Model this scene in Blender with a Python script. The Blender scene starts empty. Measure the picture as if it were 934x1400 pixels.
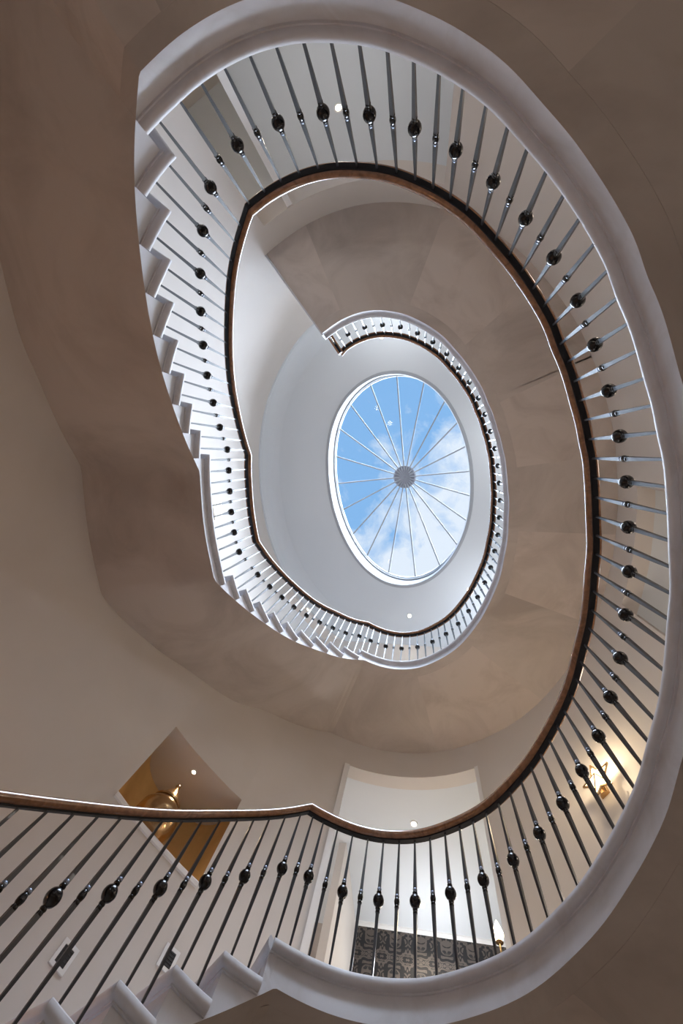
import bpy, bmesh, math, random
from mathutils import Vector, Matrix
random.seed(4)
C = bpy.context.scene.collection
PI = math.pi
# ---------------------------------------------------------------- survey: camera at the origin, world = (right, towards photo bottom, up)
F = 590.3; CX, CY = 467.0, 700.0; VX, VY = 573.3, 623.5
Zc = Vector((VX-CX, VY-CY, F)).normalized()
Xc = Vector((1, 0, 0)); Xc = (Xc - Xc.dot(Zc)*Zc).normalized(); Yc = Zc.cross(Xc)
def P(px, py, h):
    d = Vector((px-CX, py-CY, F)); a, b, c = d.dot(Xc), d.dot(Yc), d.dot(Zc)
    return Vector((a/c*h, b/c*h, h))
H1 = 2.1; RS = .2034; H2 = H1+19*RS; HL = H1+9*RS; H0 = H1-19*RS
TC = 8.95                                   # top ceiling
TAB = [(-180,1.98),(-173,1.97),(-166,1.965),(-160,1.975),(-154,1.98),(-147,1.99),(-142,2.0),(-136,2.02),(-132,2.02),(-128,2.01),(-125,2.00),(-121,2.0),(-118,1.98),(-114,1.96),(-111,1.93),(-107,1.89),(-104,1.84),(-100,1.79),(-96,1.73),(-93,1.67),(-89,1.61),(-85,1.54),(-81,1.48),(-77,1.41),(-73,1.34),(-68,1.28),(-63,1.22),(-58,1.17),(-52,1.12),(-46,1.08),(-40,1.03),(-33,1.01),(-26,.99),(-19,.98),(-12,.99),(-5,1.0),(1,1.03),(8,1.06),(14,1.10),(20,1.15),(25,1.21),(29,1.27),(34,1.33),(38,1.41),(42,1.49),(45,1.57),(49,1.65),(52,1.73),(54,1.81),(57,1.90),(60,1.98),(62,2.06),(65,2.14),(67,2.23),(69,2.31),(72,2.39),(74,2.48),(76,2.55),(78,2.62),(80,2.68),(83,2.74),(85,2.80),(87,2.85),(89,2.89),(92,2.92),(94,2.94),(96,2.95),(99,2.95),(101,2.94),(103,2.92),(106,2.90),(110,2.86),(113,2.80),(117,2.72),(122,2.66),(127,2.57),(131,2.49),(136,2.41),(141,2.33),(146,2.26),(151,2.18),(159,2.10),(169,2.02)]
tt = sorted((a % 360, r) for a, r in TAB)
def lerp_tab(tab, a):
    a %= 360
    ext = [(tab[-1][0]-360, tab[-1][1])]+tab+[(tab[0][0]+360, tab[0][1])]
    for (a0, r0), (a1, r1) in zip(ext, ext[1:]):
        if a0 <= a <= a1: return r0+(r1-r0)*(a-a0)/max(a1-a0, 1e-9)
raw = [lerp_tab(tt, i) for i in range(360)]
ker = [math.exp(-k*k/(2*2.5**2)) for k in range(-8, 9)]; ks = sum(ker)
rad = [sum(ker[k+8]*raw[(i+k) % 360] for k in range(-8, 9))/ks for i in range(360)]
LP = [Vector((rad[i]*math.cos(math.radians(i)), rad[i]*math.sin(math.radians(i)))) for i in range(360)]
# arc length, running with falling angle from 106 degrees
ang = [106-i for i in range(361)]
S = [0.0]
for i in range(360): S.append(S[-1]+(LP[ang[i] % 360]-LP[ang[i+1] % 360]).length)
TOT = S[-1]
def s_at(th):                                # th in (-254, 106]
    x = 106-th; i = min(int(x), 359); return S[i]+(S[i+1]-S[i])*(x-i)
def th_at(s):
    lo, hi = 0, 360
    while hi-lo > 1:
        m = (lo+hi)//2
        if S[m] <= s: lo = m
        else: hi = m
    return 106-(lo+(s-S[lo])/(S[lo+1]-S[lo]))
def Lraw(th):
    th %= 360; i = int(th) % 360; t = th-int(th); return LP[i].lerp(LP[(i+1) % 360], t)
def L(s, d=0.0):                             # point d outwards from the well edge
    s %= TOT; th = th_at(s)
    p = Lraw(th); t = (Lraw(th+1.5)-Lraw(th-1.5)).normalized(); n = Vector((t.y, -t.x))
    return p+n*d
def frame(s):
    th = th_at(s % TOT); t = (Lraw(th+1.5)-Lraw(th-1.5)).normalized()
    return -t, Vector((t.y, -t.x))           # climbing tangent, outward normal
def radial(d):
    pts = []
    for i in range(0, 720): 
        p = L(TOT*i/720, d); pts.append((math.degrees(math.atan2(p.y, p.x)) % 360, p.length))
    pts.sort(); return [(a, r) for a, r in pts]
WIN = radial(1.3); WOUT = radial(1.48)
def W(th, tab=None, add=0):
    r = lerp_tab(tab or WIN, th)+add; a = math.radians(th); return Vector((r*math.cos(a), r*math.sin(a)))

# ---------------------------------------------------------------- materials
def mat(name, col, rough=.6, metal=0, noise=None, bump=0, coat=0, emit=None, es=1, spec=.5):
    m = bpy.data.materials.new(name); m.use_nodes = True; nt = m.node_tree; b = nt.nodes['Principled BSDF']
    b.inputs['Base Color'].default_value = (*col, 1); b.inputs['Roughness'].default_value = rough
    b.inputs['Metallic'].default_value = metal; b.inputs['Coat Weight'].default_value = coat
    b.inputs['Specular IOR Level'].default_value = spec
    tc = nt.nodes.new('ShaderNodeTexCoord')
    if noise:
        col2, sc, dist, lo, hi = noise
        n = nt.nodes.new('ShaderNodeTexNoise'); n.inputs['Scale'].default_value = sc; n.inputs['Detail'].default_value = 7; n.inputs['Roughness'].default_value = .6
        n.inputs['Distortion'].default_value = dist
        r = nt.nodes.new('ShaderNodeMapRange'); r.inputs[1].default_value = lo; r.inputs[2].default_value = hi
        mx = nt.nodes.new('ShaderNodeMix'); mx.data_type = 'RGBA'; mx.inputs[6].default_value = (*col, 1); mx.inputs[7].default_value = (*col2, 1)
        nt.links.new(tc.outputs['Object'], n.inputs['Vector']); nt.links.new(n.outputs[0], r.inputs[0]); nt.links.new(r.outputs[0], mx.inputs[0]); nt.links.new(mx.outputs[2], b.inputs['Base Color'])
    if bump:
        n2 = nt.nodes.new('ShaderNodeTexNoise'); n2.inputs['Scale'].default_value = 14; n2.inputs['Detail'].default_value = 6
        bp = nt.nodes.new('ShaderNodeBump'); bp.inputs['Strength'].default_value = bump; bp.inputs['Distance'].default_value = .01
        nt.links.new(tc.outputs['Object'], n2.inputs['Vector']); nt.links.new(n2.outputs[0], bp.inputs['Height']); nt.links.new(bp.outputs[0], b.inputs['Normal'])
    if emit: b.inputs['Emission Color'].default_value = (*emit, 1); b.inputs['Emission Strength'].default_value = es
    return m
M = {}
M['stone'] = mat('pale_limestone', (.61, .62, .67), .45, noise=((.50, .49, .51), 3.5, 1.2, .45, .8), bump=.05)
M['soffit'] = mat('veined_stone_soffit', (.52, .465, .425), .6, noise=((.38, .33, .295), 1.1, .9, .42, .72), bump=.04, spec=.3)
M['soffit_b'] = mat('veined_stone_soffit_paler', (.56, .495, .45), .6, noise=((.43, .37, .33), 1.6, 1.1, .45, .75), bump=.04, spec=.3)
M['wall'] = mat('warm_white_plaster', (.64, .60, .565), .55, noise=((.60, .555, .515), .7, .3, .4, .7), spec=.35)
M['ceil'] = mat('white_ceiling_paint', (.66, .69, .72), .7, spec=.3)
M['trim'] = mat('white_gloss_trim', (.8, .8, .8), .35)
M['wood'] = mat('polished_mahogany', (.30, .14, .065), .22, noise=((.17, .075, .035), 9, 2.5, .4, .7), coat=.6)
M['iron'] = mat('black_lacquered_iron', (.011, .013, .019), .30, metal=0, coat=.15, spec=.55)
M['knob'] = mat('black_gloss_iron', (.004, .004, .006), .16, coat=.05, spec=.42)
M['bar'] = mat('matt_black_iron', (.006, .006, .008), .5, spec=.25)
M['sash'] = mat('pale_grey_sash_paint', (.38, .40, .43), .5)
M['hubm'] = mat('grey_painted_metal', (.30, .29, .33), .5)
M['collar'] = mat('collar_reflection_blue', (.25, .29, .38), .4, metal=.9)  # blue-grey stands in for light reflected on the upper collar bevels
M['floor'] = mat('honey_stone_floor', (.52, .45, .39), .5, noise=((.44, .38, .32), 2, .5, .4, .7))
M['brass'] = mat('aged_brass', (.52, .33, .16), .2, metal=.9)
M['gold'] = mat('gold_leaf_plaster', (.60, .40, .17), .55, noise=((.50, .32, .13), 3, .5, .4, .7))
M['lamp'] = mat('lamp_glow', (1, .95, .85), .4, emit=(1, .86, .62), es=14)
M['glow'] = mat('warm_glass_glow', (1, .9, .7), .4, emit=(1, .80, .50), es=3)
M['dark'] = mat('dark_grille', (.03, .03, .035), .5)
M['patch'] = mat('pale_yellow_glow', (1, .95, .8), .3, emit=(1, .90, .68), es=1.8)
def wallpaper():
    m = mat('damask_wallpaper', (.16, .13, .11), .6); nt = m.node_tree; b = nt.nodes['Principled BSDF']
    tc = nt.nodes.new('ShaderNodeTexCoord'); sp = nt.nodes.new('ShaderNodeSeparateXYZ'); cb = nt.nodes.new('ShaderNodeCombineXYZ')
    px = nt.nodes.new('ShaderNodeMath'); px.operation = 'PINGPONG'; px.inputs[1].default_value = .17
    pz = nt.nodes.new('ShaderNodeMath'); pz.operation = 'PINGPONG'; pz.inputs[1].default_value = .33
    n = nt.nodes.new('ShaderNodeTexNoise'); n.inputs['Scale'].default_value = 8; n.inputs['Detail'].default_value = .5; n.inputs['Distortion'].default_value = 2.2
    r = nt.nodes.new('ShaderNodeValToRGB'); r.color_ramp.interpolation = 'CONSTANT'
    r.color_ramp.elements[0].color = (.008, .008, .010, 1); r.color_ramp.elements[1].position = .47; r.color_ramp.elements[1].color = (.095, .078, .068, 1)
    e2 = r.color_ramp.elements.new(.62); e2.color = (.015, .015, .017, 1); e3 = r.color_ramp.elements.new(.66); e3.color = (.095, .078, .068, 1)
    L_ = nt.links.new
    L_(tc.outputs['Object'], sp.inputs[0]); L_(sp.outputs[0], px.inputs[0]); L_(sp.outputs[2], pz.inputs[0]); L_(px.outputs[0], cb.inputs[0]); L_(pz.outputs[0], cb.inputs[2])
    L_(cb.outputs[0], n.inputs['Vector']); L_(n.outputs[0], r.inputs[0]); L_(r.outputs[0], b.inputs['Base Color']); return m
M['paper'] = wallpaper()
def glass():
    m = bpy.data.materials.new('skylight_glass'); m.use_nodes = True; nt = m.node_tree; nt.nodes.clear()
    o = nt.nodes.new('ShaderNodeOutputMaterial'); t = nt.nodes.new('ShaderNodeBsdfTransparent'); t.inputs[0].default_value = (.97, .985, 1, 1)
    g = nt.nodes.new('ShaderNodeBsdfGlossy'); g.inputs['Roughness'].default_value = .03; x = nt.nodes.new('ShaderNodeMixShader'); x.inputs[0].default_value = .015
    nt.links.new(t.outputs[0], x.inputs[1]); nt.links.new(g.outputs[0], x.inputs[2]); nt.links.new(x.outputs[0], o.inputs[0]); return m
M['glass'] = glass()

# ---------------------------------------------------------------- helpers
def mesh(name, verts, faces, m, parent=None, smooth=False, mats=None, fm=None, sharp=None):
    me = bpy.data.meshes.new(name); me.from_pydata([tuple(v) for v in verts], [], faces); me.update()
    bm = bmesh.new(); bm.from_mesh(me); bmesh.ops.recalc_face_normals(bm, faces=bm.faces); bm.to_mesh(me); bm.free()
    for k in (mats or [m]): me.materials.append(M[k])
    if fm:
        for p, i in zip(me.polygons, fm): p.material_index = i
    if smooth: 
        me.shade_smooth()
        me.set_sharp_from_angle(angle=math.radians(sharp or 40))
    o = bpy.data.objects.new(name, me); C.objects.link(o)
    if parent: o.parent = parent
    return o
def tag(o, label=None, cat=None, group=None, kind=None):
    if label: o['label'] = label
    if cat: o['category'] = cat
    if group: o['group'] = group
    if kind: o['kind'] = kind
    return o
def empty(name, loc=(0, 0, 0)):
    o = bpy.data.objects.new(name, None); o.location = loc; o.empty_display_size = .1; C.objects.link(o); return o
def v3(p, z): return Vector((p.x, p.y, z))
class MB:
    def __init__(s): s.v = []; s.f = []; s.m = []
    def grid(s, rows, closed=False, caps=True, mi=0):
        b = len(s.v); n = len(rows[0])
        for r in rows: s.v += r
        for i in range(len(rows)-1):
            for j in range(n if closed else n-1):
                j2 = (j+1) % n; s.f.append((b+i*n+j, b+i*n+j2, b+(i+1)*n+j2, b+(i+1)*n+j)); s.m.append(mi)
        if closed and caps:
            s.f.append(tuple(b+j for j in range(n))[::-1]); s.m.append(mi)
            k = b+(len(rows)-1)*n; s.f.append(tuple(k+j for j in range(n))); s.m.append(mi)
    def build(s, name, m, parent=None, smooth=False, sharp=None): return mesh(name, s.v, s.f, m, parent, smooth, sharp=sharp)
def box_axes(mb, c, ax, ay, az, hx, hy, hz):
    rows = []
    for z in (-hz, hz):
        rows.append([c+ax*x+ay*y+az*z for x, y in ((-hx, -hy), (hx, -hy), (hx, hy), (-hx, hy))])
    mb.grid(rows, closed=True)
def lathe(mb, prof, n=14, c=Vector((0, 0, 0))):
    rows = [[c+Vector((r*math.cos(2*PI*k/n), r*math.sin(2*PI*k/n), z)) for k in range(n)] for r, z in prof]
    mb.grid(rows, closed=True)
def sweep(name, prof, s0, s1, zf, m, parent=None, step=.035, smooth=True, sharp=35):
    """closed profile (d, z) carried along the well curve"""
    n = max(2, int(abs(s1-s0)/step)); rows = []
    for i in range(n+1):
        s = s0+(s1-s0)*i/n; z = zf(s); t, nn = frame(s); p = L(s)
        rows.append([v3(p+nn*d, z+dz) for d, dz in prof])
    mb = MB(); mb.grid(rows, closed=True); return mb.build(name, m, parent, smooth, sharp)

# stair geometry along s
sR1 = s_at(-129.7); G = .2165
sR9 = sR1+8*G
sR19 = TOT; G2 = .2165; sR10 = TOT-9*G2
def fl1(s): return H1+RS*(1+(s-sR1)/G)
def fl2(s): return HL+RS*(1+(s-sR10)/G2)
KD = .15
def nose(s):
    if s <= sR1-KD: return H1
    if s <= sR9: return H1+(HL-H1)*(s-sR1+KD)/(sR9-sR1+KD)
    if s <= sR10-G2: return HL
    if s < TOT: return fl2(s)
    return H2
TG, TL_, TS = .20, .155, .31
def soff(s):
    a = min(fl1(s)-TS, HL-TL_); a = max(a, H1-TG)
    return max(a, min(fl2(s)-TS, H2-TG))
NOSE = [(.034, 0), (.012, -.002), (.003, -.010), (0, -.022), (0, -.034), (.004, -.046), (.012, -.054), (.022, -.057), (.031, -.058), (.031, -.067), (.041, -.068), (.046, -.080), (.047, -.100), (.043, -.125), (.037, -.15)]

def block(name, sf, sb, H, zs, parent, front=True, outer=1.299, body=True):
    """moulded stone tread or landing: stacked outlines; underside follows zs"""
    n = max(5, int((sb-sf)/.06)+1)
    layers = [(d, dz) for d, dz in NOSE if body or True]
    rows = []
    def ring(d, zfun):
        a = sf+(d if front else 0)
        inn = [v3(L(a+(sb-a)*i/n, d), zfun(a+(sb-a)*i/n)) for i in range(n+1)]
        out = [v3(L(a+(sb-a)*i/n, outer), zfun(a+(sb-a)*i/n)) for i in range(n, -1, -1)]
        return inn+out
    for d, dz in layers:
        rows.append(ring(d, lambda s, dz=dz: H+dz))
    zb = lambda s: zs(s)
    low = [r for r in rows]
    # keep only layers that are above the underside everywhere
    mn = max(zs(sf+(sb-sf)*i/n) for i in range(n+1))
    rows = [r for r in rows if r[0].z > mn+.004]
    rows.append(ring(.036, zb))
    mb = MB(); N = len(rows[0])
    for r in rows: mb.v += r
    for i in range(len(rows)-1):
        for j in range(N):
            j2 = (j+1) % N; mb.f.append((i*N+j, i*N+j2, (i+1)*N+j2, (i+1)*N+j)); mb.m.append(0)
    for base, mi in ((0, 0), ((len(rows)-1)*N, 1)):
        for j in range(n):
            mb.f.append((base+j, base+j+1, base+N-2-j, base+N-1-j)); mb.m.append(mi)
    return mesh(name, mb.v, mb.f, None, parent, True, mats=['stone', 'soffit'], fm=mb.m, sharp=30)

def flight(root, dz, lower):
    zs = lambda s: soff(s)+dz
    for i in range(8):
        if lower: break
        block('step', sR1+i*G, sR1+(i+1)*G+.036, H1+(i+1)*RS+dz, zs, root)
    if not lower: block('half_landing', sR9, sR10+.036, HL+dz, zs, root)
    for i in range(9):
        if lower and i < 2: continue
        block('step', sR10+i*G2, sR10+(i+1)*G2+.036, HL+(i+1)*RS+dz, zs, root)
st = empty('staircase', v3(L(sR1, .6), H1)); st0 = st
tag(st, 'stone staircase curving up the left side of the well between the two galleries', 'staircase')
flight(st, 0, False)
for ch in st.children: ch.matrix_parent_inverse = Matrix.Translation(-Vector(st.location))
st = empty('staircase', v3(L(sR10, .6), H0))
tag(st, 'lowest stone staircase with pale treads, cut off by the bottom left corner', 'staircase')
flight(st, H1-H2, True)
for ch in st.children: ch.matrix_parent_inverse = Matrix.Translation(-Vector(st.location))

# galleries
def gallery(k, H):
    zs = lambda s: H-TG
    s0, s1 = (0.0, sR1+.036) if k == 1 else (0.0, sR1-.02)
    # moulded stone edge
    zb = lambda s: max(min(H-TG, H+RS*s/G2-TS), fl1(s)-TS if k == 1 else -9)
    n = 420; mb = MB(); rows = []; NP = len(NOSE)
    for i in range(n+1):
        s = .036+(s1-.036)*i/n
        rows.append([v3(L(s, d), max(H+dz, zb(s)+.001)) for d, dz in NOSE]+[v3(L(s, .036), zb(s)), v3(L(s, .16), zb(s)), v3(L(s, .16), H)])
    mb.grid(rows, closed=True); W_ = NP+3
    for q in range(len(mb.f)-2):
        if q % W_ == NP: mb.m[q] = 1
    e = mesh('trim_%d' % k, mb.v, mb.f, None, None, True, mats=['stone', 'soffit'], fm=mb.m, sharp=30); tag(e, kind='structure')
    # slab with the plain underside
    n = 160; rows = []
    for i in range(n+1):
        s = .036+(s1-.036)*i/n
        rows.append([v3(L(s, .161), zb(s)), v3(L(s, 1.299), zb(s)), v3(L(s, 1.299), H), v3(L(s, .161), H)])
    mb = MB(); mb.grid(rows, closed=True); fm = [0]*len(mb.f)
    for i in range(n):
        if (i//17) % 2: fm[4*i] = 1
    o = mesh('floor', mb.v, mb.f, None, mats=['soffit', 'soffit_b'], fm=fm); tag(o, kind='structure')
    # front nosing where the flight arrives
    mb = MB(); rows = []
    for d, dz in NOSE+[(.036, -TG), (.08, -TG), (.08, 0)]:
        rows.append([v3(L(d, d if d < .08 else 0.037), H+dz), v3(L(d, 1.299), H+dz)])
    mb.grid([[r[0] for r in rows], [r[1] for r in rows]], closed=True)
    o = mb.build('trim_%d' % (k+2), 'stone', smooth=True, sharp=30); tag(o, kind='structure')
gallery(1, H1); gallery(2, H2)
# pale edge board along the free end of the upper gallery
a, b = L(sR1-.02, 0.0), L(sR1-.02, 1.299); t, nn = frame(sR1)
mb = MB(); mid = (a+b)/2; box_axes(mb, v3(mid+t*.011, H2-TG/2-.004), Vector((t.x, t.y, 0)), Vector((nn.x, nn.y, 0)), Vector((0, 0, 1)), .01, .64, TG/2+.008)
tag(mb.build('trim_5', 'stone'), kind='structure')

# ---------------------------------------------------------------- balustrades
RAILH = .87
def dr(s):
    a = math.radians(th_at(s % TOT)); return .018+.022*math.cos(a)-.022*math.sin(a)
WOODP = []
for k in range(14):
    a = 2*PI*k/14; x = math.cos(a); y = math.sin(a)
    WOODP.append((.045*math.copysign(abs(x)**.7, x), .034+.033*math.copysign(abs(y)**.8, y)))
BARP = [(-.018, -.010), (.018, -.010), (.018, .003), (-.018, .003)]
def rail_sweep(name, prof, s0, s1, zf, m, parent, step=.03):
    n = max(2, int((s1-s0)/step)); rows = []
    ks = [s0+(s1-s0)*i/n for i in range(n+1)]
    for kk in (sR1-KD, sR9, sR10-G2, TOT):
        if s0 < kk < s1: ks.append(kk)
    ks.sort()
    for s in ks:
        z = zf(s); t, nn = frame(s); p = L(s, dr(s)); rows.append([v3(p+nn*d, z+dz) for d, dz in prof])
    mb = MB(); mb.grid(rows, closed=True); return mb.build(name, m, parent, True, 40)
ZK = .43
def make_bar(h, zk, big):
    g = .062 if big else .026
    def wv(z0, z1, w0, w1):
        rows = []
        for i in range(5):
            t = i/4; z = z0+(z1-z0)*t; w = w0+(w1-w0)*t; rows.append([Vector((x*w, y*w, z)) for x, y in ((-1, -1), (1, -1), (1, 1), (-1, 1))])
        return rows
    mb = MB(); mb.grid(wv(0, zk-g, .0058, .0110), closed=True); mb.grid(wv(zk+g, h, .0110, .0055), closed=True)
    return mb
BIG = [(.0085, -.068), (.012, -.062), (.0165, -.054), (.0165, -.047), (.011, -.042), (.0125, -.038), (.021, -.034), (.030, -.024), (.0355, -.011), (.037, 0), (.0355, .011), (.030, .024), (.021, .034), (.0125, .038), (.011, .042), (.0165, .047), (.0165, .054), (.012, .062), (.0085, .068)]
SML = [(.0085, -.030), (.012, -.024), (.0165, -.014), (.0185, 0), (.0165, .014), (.012, .024), (.0085, .030)]
def knob_mesh(name, prof, m):
    mb = MB(); lathe(mb, prof, 16); o = mb.build(name, m, None, True, 50); me = o.data; bpy.data.objects.remove(o); return me
ME = {True: (knob_mesh('knob', BIG, 'knob'), None), False: (knob_mesh('knob', SML, 'knob'), None)}
def collar_mesh(up):
    mb = MB()
    lathe(mb, [(.0135, 0), (.0150, .004), (.0150, .011), (.0130, .015)] if up else [(.0130, -.015), (.0150, -.011), (.0150, -.004), (.0135, 0)], 12)
    o = mb.build('collar', 'collar' if up else 'knob', None, True, 50); me = o.data; bpy.data.objects.remove(o); return me  # upper collar carries the painted reflection, lower one stays black
CU, CD = collar_mesh(True), collar_mesh(False)
cache = {}
def knobs(o, zk, big):
    g = .064 if big else .027
    for nm, me, z in (('knob', ME[big][0], 0), ('collar', CU, g), ('collar', CD, -g)):
        k = bpy.data.objects.new(nm, me); C.objects.link(k); k.parent = o; k.location = (0, 0, zk+z)
def baluster(parent, s, z0, zr, big, base=.04):
    """bar from tread z0 to rail underside zr; parent sits at the world origin"""
    p0 = L(s, base); p1 = L(s, dr(s)); h = zr-z0; zk = h-(RAILH-.012)+ZK
    key = (round(h, 2), big)
    if key not in cache:
        o = make_bar(h, zk, big).build('baluster', 'iron'); cache[key] = o.data; bpy.data.objects.remove(o)
    o = bpy.data.objects.new('baluster', cache[key]); C.objects.link(o); o.parent = parent
    t, nn = frame(s); ax = (v3(p1, zr)-v3(p0, z0)).normalized(); x = Vector((t.x, t.y, 0)); y = ax.cross(x).normalized(); x = y.cross(ax)
    R = Matrix((x, y, ax)).transposed().to_4x4(); R.translation = v3(p0, z0); o.matrix_local = R
    knobs(o, zk, big)
    return o
# measured foot positions of the 62 uprights of the first gallery
def cr(l, x0, y0, k): return [(x0+a/k, y0+b/k) for a, b in l]
FT = cr([(165,398),(232,330),(293,276),(370,228),(445,190),(530,160),(610,145),(697,142),(787,150),(873,170)],150,0,2.335)\
+cr([(60,200),(140,242),(216,290),(287,343),(357,408),(420,475),(483,545),(538,625),(588,698),(635,783),(677,863)],534,0,2.335)\
+cr([(640,25),(683,132),(722,250),(757,370),(788,488),(812,603),(834,718),(848,836),(858,950),(866,1070),(866,1185)],634,400,3.113)\
+cr([(627,80),(620,158),(613,240),(604,317),(590,397),(575,468),(557,540),(535,608),(510,678),(482,742),(450,805),(417,863),(380,922),(337,978),(295,1027),(247,1076),(196,1118),(145,1152),(88,1183)],634,780,2.258)\
+cr([(815,783),(750,805),(685,820),(620,829),(553,829),(485,822),(418,808),(355,787),(288,758),(230,727),(172,690)],300,980,2.335)
SG = []
for x, y in FT:
    p = P(x, y, H1); SG.append(s_at(min(105.7, math.degrees(math.atan2(p.y, p.x)))))
# even the spacing a little
SG = [SG[0]]+[(SG[i-1]+2*SG[i]+SG[i+1])/4 for i in range(1, len(SG)-1)]+[max(SG[-1], .045)]
def railing(label, s0, s1, dz, feet):
    r = empty('balustrade', (0, 0, 0)); tag(r, label, 'railing')
    zf = lambda s: nose(s)+RAILH+dz
    o = rail_sweep('handrail', WOODP, s0, s1, zf, 'wood', r); rail_sweep('rail_bar', BARP, s0, s1, zf, 'bar', r)
    for s, z0, big in feet: baluster(r, s, z0+dz, zf(s)-.012, big)
    return r
e0 = sR1-.02
railing('long black balustrade of the first gallery, nearest the camera, with polished wooden handrail', .0, sR1-KD, 0, [(s, H1, i % 2 == 0) for i, s in enumerate(SG)])
r2 = railing('small far off balustrade of the topmost gallery below the skylight', .0, e0-.03, H2-H1, [(s, H1, i % 2 == 0) for i, s in enumerate(SG) if s < e0-.04])
# upper stair run
feet = []
for i in range(8): feet += [(sR1+i*G+.055, H1+(i+1)*RS, False), (sR1+i*G+.055+G/2, H1+(i+1)*RS, True)]
n = 11; w = (sR10-sR9)
for i in range(n): feet.append((sR9+.055+(w-.02)*i/n, HL, i % 2 == 1))
for i in range(9): feet += [(sR10+i*G2+.055, HL+(i+1)*RS, i % 1 == 1), (sR10+i*G2+.055+G2/2, HL+(i+1)*RS, True)]
railing('black balustrade rising along the stairs on the left of the well', sR1-KD, TOT, 0, feet)
railing('black balustrade of the lowest stairs crossing the bottom left corner', sR10-G2-.6, TOT, H1-H2, [f for f in feet if f[0] > sR10-G2-.5])
# short return rail at the free end of the upper gallery
zt = H2+RAILH; s = e0-.045; t, nn = frame(s); tv = Vector((t.x, t.y, 0)); nv = Vector((nn.x, nn.y, 0)); Z = Vector((0, 0, 1))
for nm, prof, m in (('handrail', WOODP, 'wood'), ('rail_bar', BARP, 'knob')):
    mb = MB(); mb.grid([[v3(L(s, d0), zt)+tv*d+Z*dz for d, dz in prof] for d0 in (.0, 1.29)], closed=True); mb.build(nm, m, r2, True, 40)
for i in range(1, 10):
    h = RAILH-.012; big = i % 2 == 0; key = (round(h, 2), big)
    o = bpy.data.objects.new('baluster', cache[key]); C.objects.link(o); o.parent = r2; o.location = v3(L(s, .035+i*.12), H2)
    knobs(o, ZK, big)

# ---------------------------------------------------------------- round stairwell wall with its openings
def curved(mb, a0, a1, z0, z1, ti=None, to=None):
    n = max(1, int(abs(a1-a0)/2)); rows = []
    for i in range(n+1):
        a = a0+(a1-a0)*i/n; pi, po = W(a, ti), W(a, to or WOUT)
        rows.append([v3(pi, z0), v3(po, z0), v3(po, z1), v3(pi, z1)])
    mb.grid(rows, closed=True)
HD = 5.29
N0, N1, NZ0, NZ1 = 116.1, 131.0, 3.02, 3.97
mb = MB()
curved(mb, 102.2, N0, H0, HD); curved(mb, N0, N1, H0, NZ0); curved(mb, N0, N1, NZ1, HD); curved(mb, N1, 235.3, H0, HD)     # left side, floor to head height
curved(mb, 36, 78.2, H1, HD); curved(mb, -86, 8, H1, HD)
curved(mb, 0, 360, HD, H2)
O2a, O2b = 48, 133
curved(mb, O2b, 408, H2, 8.5); curved(mb, 0, 360, 8.5, 9.15)
tag(mb.build('wall_stairwell', 'wall', None, True, 30), kind='structure')
mb = MB()
for a0, a1 in ((101.3, 102.25), (78.15, 78.8)): curved(mb, a0, a1, H1, HD-.002, radial(1.28), radial(1.56))
tag(mb.build('trim_9', 'trim'), kind='structure')
# cove and small cornice at the top of the wall
mb = MB(); rows = []
for i in range(181):
    a = 2*i; p = W(a); d = p.normalized(); r = []
    pr = [(0, 8.60), (.03, 8.61), (.035, 8.66), (.02, 8.68), (.035, 8.70)]+[(.035+.30*(1-math.cos(t*PI/12)), 8.70+.25*math.sin(t*PI/12)) for t in range(1, 7)]+[(.335, 9.0), (0, 9.0)]
    rows.append([v3(p-d*x, z) for x, z in pr])
mb.grid(rows, closed=True, caps=False); tag(mb.build('trim_6', 'ceil', None, True, 40), kind='structure')

# ---------------------------------------------------------------- skylight and ceiling
def sk(l): return [(440+a/4.2455, 500+b/4.2455) for a, b in l]
OUTL = sk([(47,600),(48,480),(75,330),(130,210),(200,122),(300,62),(410,38),(510,46),(600,85),(700,190),(775,315),(825,450),(850,600),(856,740),(840,880),(800,1010),(750,1110),(680,1195),(600,1255),(510,1290),(420,1285),(320,1235),(210,1115),(130,970),(78,820),(55,710)])
op = [P(x, y, TC) for x, y in OUTL]
cen = sum(op, Vector())/len(op)
optab = sorted((math.degrees(math.atan2(p.y-cen.y, p.x-cen.x)) % 360, (p-cen).length) for p in op)
def raw_op(a): return lerp_tab(optab, a)
def OP(a, k=1.0, add=0): 
    r = sum(raw_op(a+j) for j in range(-16, 17, 4))/9*k+add; x = math.radians(a); return Vector((cen.x+r*math.cos(x), cen.y+r*math.sin(x)))
N = 120; mb = MB(); ci, co = [], []
for i in range(N):
    a = 360*i/N; p = OP(a); ci.append(p); u = Vector((p.x-cen.x, p.y-cen.y)).normalized()
    # outer edge: walk until the cove line
    t = 0.1
    while True:
        q = p+u*t; w = W(math.degrees(math.atan2(q.y, q.x)))
        if q.length > w.length-.30 or t > 6: break
        t += .02
    co.append(p+u*t)
rows = [[v3(ci[i % N], TC), v3(co[i % N], TC), v3(co[i % N], TC+.12), v3(ci[i % N], TC+.12)] for i in range(N+1)]
mb.grid(rows, closed=True, caps=False); tag(mb.build('ceiling', 'ceil'), kind='structure')
ZR = 9.62; ZH = 10.35; SH = Vector((.075, -.03))
sl = empty('window_1', v3(Vector((cen.x, cen.y)), TC)); sl['kind'] = 'structure'
def rel(o, par): o.matrix_parent_inverse = Matrix.Translation(-Vector(par.location)); return o
mb = MB(); rows = []
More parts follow.
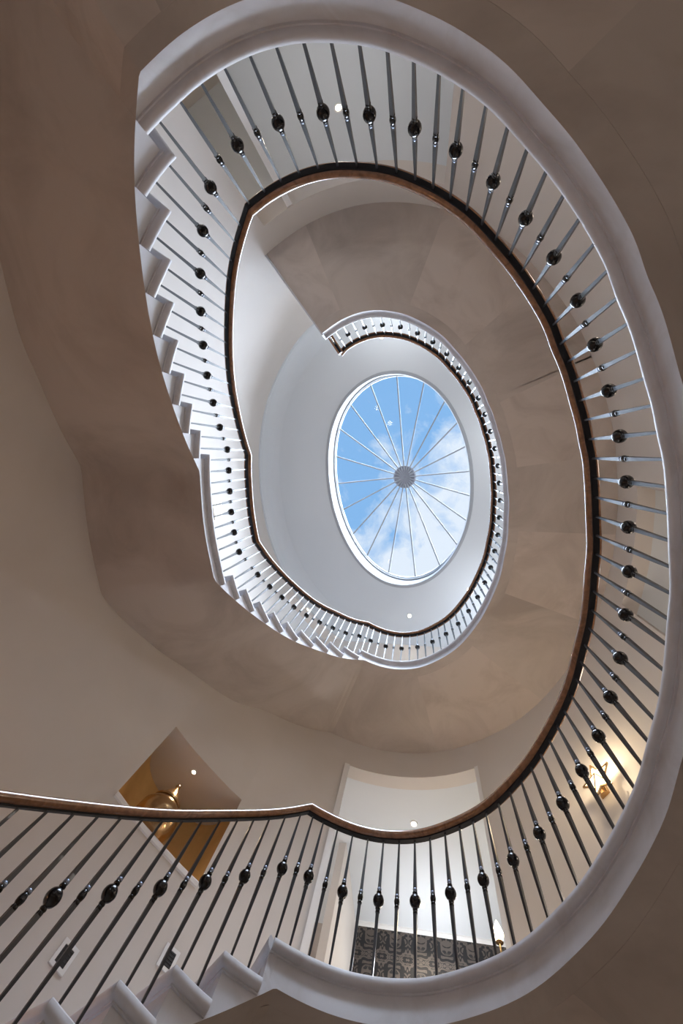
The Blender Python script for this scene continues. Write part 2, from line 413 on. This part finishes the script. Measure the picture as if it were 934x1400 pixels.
prof = [(-.0, TC+.002), (-.012, TC-.012), (.03, TC-.012), (.05, TC+.02), (.055, ZR-.16), (.0, ZR-.16), (-.03, ZR-.15), (-.03, ZR-.09), (-.055, ZR-.08), (-.055, ZR-.0), (.08, ZR), (.08, TC+.12), (.0, TC+.12)]
prof = [(.06, TC-.014), (.012, TC-.014), (0, TC-.004), (.075, ZR-.16), (.045, ZR-.15), (.045, ZR-.09), (.03, ZR-.08), (.03, ZR), (.16, ZR), (.12, TC+.1)]
for i in range(N+1):
    a = 360*(i % N)/N; rows.append([v3(OP(a, 1, x)+SH*max(0, min(1, (z-TC)/(ZR-.16-TC))), z) for x, z in prof])
mb.grid(rows, closed=True, caps=False); rel(mb.build('curb', 'sash', sl, True, 30), sl)
hub = Vector((cen.x, cen.y))+Vector((.02, .03))
SP = sk([(415,60),(575,95),(695,210),(770,335),(818,475),(845,620),(848,765),(825,910),(765,1045),(665,1165),(522,1213),(375,1170),(255,1085),(182,962),(138,825),(112,688),(108,548),(125,405),(172,268),(268,133)])
HB = P(553.5, 652, ZH); hub = Vector((HB.x, HB.y))
sa = []
for x, y in SP:
    q = P(x, y, ZR); sa.append(math.degrees(math.atan2(q.y-cen.y, q.x-cen.x)) % 360)
def hz(t): return ZR+(ZH-ZR)*(1-t)                                    # t=1 at ring
sa.sort()
for a in sa:
    q = OP(a, 1, .06)+SH; rows = []; u = (hub-q).normalized(); w = Vector((-u.y, u.x)); mb = MB()
    for i in range(9):
        t = i/8; p = q.lerp(hub, t*.965); z = hz(1-t*.965); rows.append([v3(p+w*x, z+dz) for x, dz in ((-.014, -.03), (.014, -.03), (.014, .02), (-.014, .02))])
    mb.grid(rows, closed=True); rel(mb.build('glazing_bar', 'sash', sl), sl)
mb = MB(); lathe(mb, [(.02, -.10), (.12, -.09), (.24, -.075), (.265, -.05), (.26, -.03), (.2, .0), (.2, .05)], 20, v3(hub, ZH))
hb = mb.build('hub', 'hubm', sl, True, 30); rel(hb, sl)
for k in range(20):                                                   # ribs of the hub rosette
    a = math.radians(18*k); d = Vector((math.cos(a), math.sin(a), 0)); mb = MB()
    mb.grid([[v3(hub, ZH-.105)+d*.03+Vector((-d.y, d.x, 0))*x+Vector((0, 0, y)) for x, y in ((-.004, 0), (.004, 0), (.004, .03), (-.004, .03))], [v3(hub, ZH-.082)+d*.25+Vector((-d.y, d.x, 0))*x+Vector((0, 0, y)) for x, y in ((-.012, 0), (.012, 0), (.012, .03), (-.012, .03))]], closed=True)
    mb.build('rib', 'sash', hb)
mb = MB(); rows = []
for t in (1.0, .75, .5, .25, .02):
    rows.append([v3((OP(a, 1, .06)+SH).lerp(hub, 1-t), hz(t)+.022) for a in sa])
mb.v = sum(rows, []); n = len(sa)
for i in range(len(rows)-1):
    for j in range(n): mb.f.append((i*n+j, i*n+(j+1) % n, (i+1)*n+(j+1) % n, (i+1)*n+j))
rel(mb.build('pane', 'glass', sl), sl)

# ---------------------------------------------------------------- ground floor and rooms beyond the openings
def slab(name, pts, z0, z1, m, kind='structure'):
    n = len(pts); v = [Vector((p[0], p[1], z)) for z in (z0, z1) for p in pts]
    f = [tuple(range(n)), tuple(range(2*n-1, n-1, -1))]+[(i, (i+1) % n, n+(i+1) % n, n+i) for i in range(n)]
    o = mesh(name, v, f, m); tag(o, kind=kind); return o
slab('floor', [(-8, -9), (9, -9), (9, 10), (-8, 10)], H0-.2, H0, 'floor')
def vwall(name, a, b, z0, z1, th=.12, m='wall'):
    a, b = Vector(a[:2]), Vector(b[:2]); u = (b-a).normalized(); w = Vector((-u.y, u.x))*th
    return slab(name, [a, b, b+w, a+w], z0, z1, m)
for nm, a, b in (('wall_left', (-8, 10), (-8, -9)), ('wall_top', (-8, -9), (9, -9)), ('wall_right', (9, -9), (9, 10)), ('wall_bottom', (9, 10), (-8, 10))):
    vwall(nm, a, b, H0, 9.2, -.15)
# floor slab of the first storey outside the round wall (its underside is the hall ceiling)
def ring_slab(name, a0, a1, z0, z1, m):
    mb = MB(); rows = []; n = int(abs(a1-a0)/2)
    for i in range(n+1):
        a = a0+(a1-a0)*i/n; c, s_ = math.cos(math.radians(a)), math.sin(math.radians(a))
        R = min(9/abs(c) if c > 0 else 8/max(abs(c), 1e-6), 10/max(abs(s_), 1e-6) if s_ > 0 else 9/max(abs(s_), 1e-6)); q = Vector((c*R, s_*R)); p = W(a, WIN, -0.0008)
        rows.append([v3(p, z0), v3(q, z0), v3(q, z1), v3(p, z1)])
    mb.grid(rows, closed=True); tag(mb.build(name, m), kind='structure')
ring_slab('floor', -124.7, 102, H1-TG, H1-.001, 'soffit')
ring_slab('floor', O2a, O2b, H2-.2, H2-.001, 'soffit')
# (a) corridor behind the bottom opening
CH = 5.32
c0, c1 = P(478, 1268, CH), P(461, 1126, CH); c2, c3 = P(673, 1297, CH), None
uL = (c1-c0).normalized(); uB = (c2-c0).normalized()
A = Vector((c0.x, c0.y)); uLb = Vector((uL.x, uL.y)); uBb = Vector((uB.x, uB.y))
BL = A; TLp = A+uLb*1.35; BR = A+uBb*3.6
vwall('wall_corridor_left', TLp, BL, H1, CH, -.1)
vwall('wall_corridor_back', BL-uBb*.1, BR, H1, CH, -.1, 'paper')
vwall('wall_corridor_right', BR, W(70, WOUT), H1, CH, -.1)
slab('ceiling', [W(a, WOUT, -.001) for a in range(66, 113, 2)]+[BL-uBb*1.2, BR+uBb*.5], CH, CH+.1, 'ceil')
mb = MB(); nB = Vector((-uBb.y, uBb.x)); nB = nB if nB.dot(-A) > 0 else -nB
pr = [(0, 0), (.14, 0), (.14, -.02), (.11, -.03), (.075, -.06), (.045, -.10), (.03, -.11), (.03, -.15), (.0, -.155)]
mb.grid([[v3(q+nB*d, CH+z) for d, z in pr] for q in (BL, BR)], closed=True); tag(mb.build('trim_7', 'trim', None, True, 40), kind='structure')
# white door casing on the corridor's left wall
nL = Vector((-uLb.y, uLb.x)); nL = nL if nL.dot(BR-BL) > 0 else -nL
dr_ = empty('door_1', v3(A+uLb*.7, H1)); dr_['kind'] = 'structure'
for q0, q1, z0, z1 in ((.28, .38, H1, 4.5), (1.08, 1.18, H1, 4.5), (.28, 1.18, 4.5, 4.6)):
    mb = MB(); a, b = A+uLb*q0, A+uLb*q1
    box_axes(mb, v3((a+b)/2+nL*.02, (z0+z1)/2), Vector((uLb.x, uLb.y, 0)), Vector((nL.x, nL.y, 0)), Z, (q1-q0)/2, .018, (z1-z0)/2); rel(mb.build('casing', 'trim', dr_), dr_)
mb = MB(); box_axes(mb, v3(A+uLb*.73+nL*.008, (H1+4.5)/2), Vector((uLb.x, uLb.y, 0)), Vector((nL.x, nL.y, 0)), Z, .35, .008, (4.5-H1)/2); rel(mb.build('door_leaf', 'trim', dr_), dr_)
# (b) room behind the top opening
def pt(a, add): return W(a, WOUT, add)
slab('ceiling', [W(a, WOUT, -.001) for a in range(-130, -78, 3)]+[pt(-79, 3.2), pt(-100, 3.6), pt(-130, 3.0)], CH, CH+.1, 'ceil')
vwall('wall_room_back', pt(-135, 2.9), pt(-76, 3.3), H1, CH, .1)
vwall('wall_room_left', pt(-125.2, -.02), pt(-128, 2.95), H1, CH, -.1)
vwall('wall_room_right', pt(-84.6, -.02), pt(-80, 3.2), H1, CH, .1)
vwall('wall_partition', W(-117.6, WIN, .02), pt(-117.6, 3.0), H1, CH, -.07, 'trim')
vwall('wall_partition_lobby', pt(-125.5, 1.5), pt(-118, 1.5), H1, CH, -.07)
# (c) room behind the right opening
slab('ceiling', [W(a, WOUT, -.001) for a in range(0, 45, 3)]+[pt(45, 2.6), pt(20, 2.8), pt(0, 2.6)], CH, CH+.1, 'ceil')
vwall('wall_side_room_back', pt(48, 2.5), pt(-2, 2.5), H1, CH, .1)
vwall('wall_side_room_left', pt(37.5, -.02), pt(39, 2.5), H1, CH, -.1)
vwall('wall_side_room_right', pt(6, -.02), pt(5, 2.5), H1, CH, .1)
# (d) landing room of the second storey
slab('ceiling', [W(a, WOUT, -.001) for a in range(O2a-6, O2b+8, 2)]+[pt(O2b+6, 3), pt(90, 3.6), pt(O2a-6, 3)], 8.58, 8.7, 'ceil')
vwall('wall_upper_room_back', pt(O2b+8, 2.5), pt(O2a-8, 2.9), H2, 8.58, -.1)

# ---------------------------------------------------------------- niche with its urn
mb = MB(); n = 16; inn = []
a0, a1 = W(N0, WOUT, -.002), W(N1, WOUT, -.002); ax = (a1-a0); half = ax.length/2; mid = (a0+a1)/2; ux = ax.normalized(); uo = Vector((ux.y, -ux.x)); uo = uo if uo.dot(mid) > 0 else -uo
for i in range(n+1):
    t = PI*i/n; inn.append(mid-ux*half*math.cos(t)*1.0+uo*.58*math.sin(t)**.6)
rows = [[v3(p, z) for p in inn] for z in (NZ0, NZ1)]
outp = [mid+(p-mid)*1.08+uo*.02 for p in inn]
rows = [[v3(p, NZ0) for p in inn], [v3(p, NZ1) for p in inn], [v3(p, NZ1) for p in outp], [v3(p, NZ0) for p in outp]]
nb = len(inn); mb.v = sum(rows, [])
for i in range(4):
    for j in range(nb-1):
        i2 = (i+1) % 4; mb.f.append((i*nb+j, i*nb+j+1, i2*nb+j+1, i2*nb+j))
mb.f += [(0, nb, 2*nb, 3*nb), (nb-1, 2*nb-1, 3*nb-1, 4*nb-1)]
tag(mb.build('wall_niche', 'gold', None, True, 50), kind='structure')
arc = [tuple(W(N1+(N0-N1)*i/8, WOUT, -.001)) for i in range(9)]
slab('ceiling', [tuple(p) for p in outp]+arc, NZ1, NZ1+.06, 'wall')
slab('floor', [tuple(p) for p in outp]+arc, NZ0-.04, NZ0, 'trim')
mb = MB(); rows = []
for i in range(9):
    a = N0+(N1-N0)*i/8; rows.append([v3(W(a, WIN, d), NZ0+z) for d, z in ((-.02, .012), (-.025, 0), (-.02, -.03), (.0, -.035), (.0, .012))])
mb.grid(rows, closed=True); tag(mb.build('trim_8', 'trim', None, True, 30), kind='structure')
uc = W(125.0, WIN, .22)
urn = empty('urn', v3(uc, NZ0)); tag(urn, 'shiny brass lidded urn standing in the golden lit niche', 'urn')
mb = MB(); lathe(mb, [(.005, 0), (.11, 0), (.115, .02), (.06, .05), (.05, .08), (.11, .12), (.185, .19), (.215, .28), (.205, .37), (.16, .44), (.135, .46)], 36); mb.build('body', 'brass', urn, True, 40)
mb = MB(); lathe(mb, [(.13, .46), (.150, .465), (.150, .485), (.125, .51), (.095, .56), (.055, .62), (.03, .66), (.018, .68), (.026, .70), (.02, .72), (.001, .74)], 36); mb.build('lid', 'brass', urn, True, 40)

# ---------------------------------------------------------------- fittings
def downlight(p, z, label, power, col=(1, .82, .6), r=.035, size=2.4):
    o = empty('downlight', (p.x, p.y, z)); tag(o, label, 'light', 'recessed ceiling downlights')
    mb = MB(); lathe(mb, [(r*.95, -.001), (r*1.5, -.001), (r*1.55, -.006), (r*.95, -.010)], 24)
    me = []; 
    mb = MB(); rows = [[Vector((q*math.cos(2*PI*k/24), q*math.sin(2*PI*k/24), zz)) for k in range(24)] for q, zz in ((r, -.001), (r*1.5, -.001), (r*1.5, -.006), (r, -.010), (r, -.001))]
    mb.grid(rows, closed=True, caps=False); mb.build('bezel', 'trim', o, True, 40)
    mb = MB(); lathe(mb, [(.001, -.002), (r*.95, -.002), (r*.9, -.007), (.001, -.008)], 24); mb.build('lens', 'lamp', o)
    if power:
        l = bpy.data.lights.new('downlight_beam', 'SPOT'); l.energy = power; l.color = col; l.spot_size = size; l.spot_blend = .9; l.shadow_soft_size = .03
        lo = bpy.data.objects.new('downlight_beam', l); lo.location = (p.x, p.y, z-.02); C.objects.link(lo)
    return o
def pl(name, loc, power, col, r=.08):
    l = bpy.data.lights.new(name, 'POINT'); l.energy = power; l.color = col; l.shadow_soft_size = r
    o = bpy.data.objects.new(name, l); o.location = loc; C.objects.link(o); return o
WARM = (1, .72, .46); NEUT = (1, .9, .8); COOL = (.93, .96, 1)
K = dict(down=40, ground=60, room=60)
downlight(P(566, 1126, CH), CH, 'recessed downlight in the corridor ceiling just above the handrail', 20)
downlight(P(577, 1237, CH), CH, 'recessed downlight in the corridor ceiling near the patterned wall', 25)
downlight(P(463, 148, CH), CH, 'recessed downlight in the ceiling behind the top of the first gallery', 30)
downlight(P(420, 834, 8.58), 8.58, 'recessed downlight seen through the upper stair balusters', 30)
downlight(P(522, 461, TC), TC, 'ceiling downlight beside the top end of the highest handrail', 12)
downlight(P(641, 806, TC), TC, 'ceiling downlight at the lower right of the highest handrail', 12)
downlight(P(560, 842, TC), TC, 'ceiling downlight below the skylight, left of its neighbour', 12)
downlight(P(265.5, 1055, NZ1), NZ1, 'small downlight in the top of the golden niche', 16, WARM, .022, 2.0)
# step lights low on the stair wall
for (px, py, lab, a, h) in ((90, 1315, 'left of the two small dark recessed grilles low on the stair wall', 124.3, 2.085), (232, 1315, 'right of the two small dark recessed grilles low on the stair wall', 115.3, 2.49)):
    p = W(a); u = (W(a+.5)-W(a-.5)).normalized(); o = -Vector((-u.y, u.x)); o = o if o.dot(p) < 0 else -o
    g = empty('wall_grille', v3(p, h)); tag(g, lab, 'wall fitting', 'stair wall grilles')
    U = Vector((u.x, u.y, 0)); O = Vector((o.x, o.y, 0))
    mb = MB()
    for du, dz_, hu, hz_ in ((0, .062, .064, .012), (0, -.062, .064, .012), (.052, 0, .012, .05), (-.052, 0, .012, .05)):
        box_axes(mb, U*du+Z*dz_+O*.006, U, O, Z, hu, .006, hz_)
    mb.build('frame', 'trim', g); mb = MB(); box_axes(mb, O*.003, U, O, Z, .041, .003, .051)
    for k in range(5): box_axes(mb, O*.007+Z*(-.04+.02*k), U, O, Z, .04, .003, .003)
    mb.build('louvre', 'dark', g)
# star shaped wall lantern
def star(mb, c, U, O, r0, r1, n, dep):
    rim = []
    for k in range(2*n):
        a = PI*k/n+PI/2; r = r0 if k % 2 == 0 else r1; rim.append(c+U*(r*math.cos(a))+Z*(r*math.sin(a)))
    b = len(mb.v); mb.v += [c+O*dep, c-O*.0]+rim; m = 2*n
    for k in range(m):
        mb.f.append((b, b+2+k, b+2+(k+1) % m)); mb.f.append((b+1, b+2+(k+1) % m, b+2+k))
a = 60.3; p = W(a); u = (W(a+.5)-W(a-.5)).normalized(); U = Vector((u.x, u.y, 0)); O = -Vector((p.x, p.y, 0)).normalized()
g = empty('wall_lantern', v3(p, 4.02)); tag(g, 'glowing star shaped glass wall lantern behind the balusters at lower right', 'wall light')
mb = MB(); star(mb, O*.13, U, O, .175, .08, 5, .07); mb.build('star_shade', 'glow', g)
mb = MB(); lathe(mb, [(.001, -.05), (.05, -.05), (.05, .05), (.001, .05)], 16); box_axes(mb, O*.06, U, O, Z, .012, .07, .012); mb.build('bracket', 'brass', g)
mb = MB()
rim = [O*.135+U*((.175 if k % 2 == 0 else .08)*math.cos(PI*k/5+PI/2))+Z*((.175 if k % 2 == 0 else .08)*math.sin(PI*k/5+PI/2)) for k in range(10)]
for k in range(10):
    a_, b_ = rim[k], rim[(k+1) % 10]; d = (b_-a_); box_axes(mb, (a_+b_)/2, d.normalized(), O, d.normalized().cross(O), d.length/2+.004, .007, .007)
    if k % 2 == 0: box_axes(mb, (a_+O*.205)/2+Vector((0, 0, 0)), (a_-O*.205).normalized(), O.cross((a_-O*.205).normalized()).normalized(), O, (a_-O*.205).length/2, .004, .004)
mb.build('star_rib', 'brass', g)
lp = v3(p, 4.12)+O*.27; pl('lantern_bulb', lp, 11, (1, .78, .5), .05)
# candle-like wall light at the mouth of the corridor
q = P(683, 1287, 4.05); g = empty('wall_candle_light', q); tag(g, 'small bright candle style wall light at the right end of the patterned corridor wall', 'wall light')
mb = MB(); lathe(mb, [(.004, .0), (.04, .02), (.055, .07), (.032, .14), (.002, .21)], 16); mb.build('bulb', 'lamp', g, True)
mb = MB(); lathe(mb, [(.01, -.12), (.012, -.02), (.04, -.01), (.03, .0), (.01, .003)], 16); mb.build('candle_holder', 'brass', g, True)
pl('candle_bulb', (q.x, q.y-.1, q.z+.08), 8, (1, .8, .5), .04)
# small pale yellow glowing panel on the upper wall
a = 164.7; p = W(a); u = (W(a+.5)-W(a-.5)).normalized(); U = Vector((u.x, u.y, 0)); O = -Vector((p.x, p.y, 0)).normalized()
g = empty('wall_glow_panel', v3(p, 6.58)); tag(g, 'pale yellow glowing panel on the white wall behind the stair balusters', 'wall light')
mb = MB(); box_axes(mb, O*.02, U, O, Z, .13, .012, .13); mb.build('glow_face', 'patch', g)
mb = MB(); box_axes(mb, O*.006, U, O, Z, .14, .006, .14); mb.build('back_plate', 'trim', g)

# ---------------------------------------------------------------- light
q = None
for x, y, pw in ((-6, 0, 1), (-3.5, 6.5, 1), (4.5, 6.5, .5), (5, -4.5, .5), (-4.5, -5.5, .7)):
    pl('hall_fill', (x, y, -.2), 72*pw, WARM, .25)  # unseen warm fill added in the hall to light the undersides from below
pl('left_glow_fill', (-2.7, .9, .8), 15, (1, .46, .19), .1)  # unseen light added for the orange glow on the left wall
for a in (-100, -10, 60):
    q = W(a, WIN, -.25); pl('upper_gallery_fill', (q.x, q.y, H2+2.0), 30, (.88, .94, 1), .12)  # added fill for the top ceiling, kept out of sight by the slab
for a, zz, pw in ((0, 3.3, 6), (-52, 3.3, 8), (45, 3.0, 15), (86, 2.5, 13)):
    q = W(a, WIN, -.3); pl('gallery_fill', (q.x, q.y, zz), pw, (1, .82, .66), .1)  # unseen fill added to lift the upper soffit, screened by the deck
q = pt(-121, .3); pl('lobby_fill', (q.x, q.y, 3.6), 11, NEUT, .1)  # point light put in only to lighten the dark lobby
pl('corridor_fill', (A.x+1.2, A.y-.6, 4.4), 42, COOL, .15)  # added point light without a fixture, brightens the corridor
q = pt(-100, 1.6); pl('room_fill', (q.x, q.y, 3.6), 26, COOL, .15)  # extra fill with no fitting, for the room behind the top opening
q = pt(22, 1.2); pl('side_room_fill', (q.x, q.y, 4.4), 12, NEUT, .15)  # added light without a lamp body, lifts the right side room
q = pt(90, 1.4); pl('upper_room_fill', (q.x, q.y, 7.6), 40, NEUT, .15)  # fill added to the landing room beside its downlight
sun = bpy.data.lights.new('daylight', 'SUN'); sun.energy = 26; sun.angle = math.radians(75); sun.color = (.76, .86, 1)
so = bpy.data.objects.new('daylight', sun); so.rotation_euler = Vector((.42, -.1, 1)).to_track_quat('Z', 'Y').to_euler(); C.objects.link(so)

w = bpy.data.worlds.new('sky'); bpy.context.scene.world = w; w.use_nodes = True; nt = w.node_tree; bg = nt.nodes['Background']
tc = nt.nodes.new('ShaderNodeTexCoord'); mp = nt.nodes.new('ShaderNodeMapping'); mp.inputs['Location'].default_value = (3.1, 1.7, 0)
n1 = nt.nodes.new('ShaderNodeTexNoise'); n1.inputs['Scale'].default_value = 11; n1.inputs['Detail'].default_value = 9; n1.inputs['Roughness'].default_value = .6; n1.inputs['Distortion'].default_value = .4
sx = nt.nodes.new('ShaderNodeSeparateXYZ'); gr = nt.nodes.new('ShaderNodeMath'); gr.operation = 'MULTIPLY_ADD'; gr.inputs[1].default_value = 1.0; gr.inputs[2].default_value = 0
g2 = nt.nodes.new('ShaderNodeMath'); g2.operation = 'MULTIPLY_ADD'; g2.inputs[1].default_value = .9; ad = nt.nodes.new('ShaderNodeMath'); ad.operation = 'ADD'
rp = nt.nodes.new('ShaderNodeValToRGB'); e = rp.color_ramp.elements; e[0].position = .42; e[0].color = (.25, .50, .86, 1); e[1].position = .68; e[1].color = (.80, .89, 1, 1)
nt.links.new(tc.outputs['Generated'], mp.inputs[0]); nt.links.new(mp.outputs[0], n1.inputs['Vector']); nt.links.new(tc.outputs['Generated'], sx.inputs[0])
nt.links.new(sx.outputs[0], gr.inputs[0]); nt.links.new(sx.outputs[1], g2.inputs[0]); nt.links.new(gr.outputs[0], g2.inputs[2]); nt.links.new(g2.outputs[0], ad.inputs[0]); nt.links.new(n1.outputs[0], ad.inputs[1])
nt.links.new(ad.outputs[0], rp.inputs[0]); nt.links.new(rp.outputs[0], bg.inputs[0]); bg.inputs[1].default_value = 1.0

# ---------------------------------------------------------------- camera
cd = bpy.data.cameras.new('camera'); cam = bpy.data.objects.new('camera', cd); C.objects.link(cam)
cd.sensor_fit = 'VERTICAL'; cd.sensor_height = 36; cd.sensor_width = 24; cd.lens = F/1400*36; cd.clip_start = .01
inv = Matrix((Xc, Yc, Zc))                    # rows: world axes in camera frame
cols = [inv @ Vector((1, 0, 0)), inv @ Vector((0, -1, 0)), inv @ Vector((0, 0, -1))]
cam.matrix_world = Matrix(cols).transposed().to_4x4()
bpy.context.scene.camera = cam
vs = bpy.context.scene.view_settings; vs.view_transform = 'Standard'; vs.look = 'None'; vs.gamma = 1; vs.use_curve_mapping = False; vs.exposure = 0
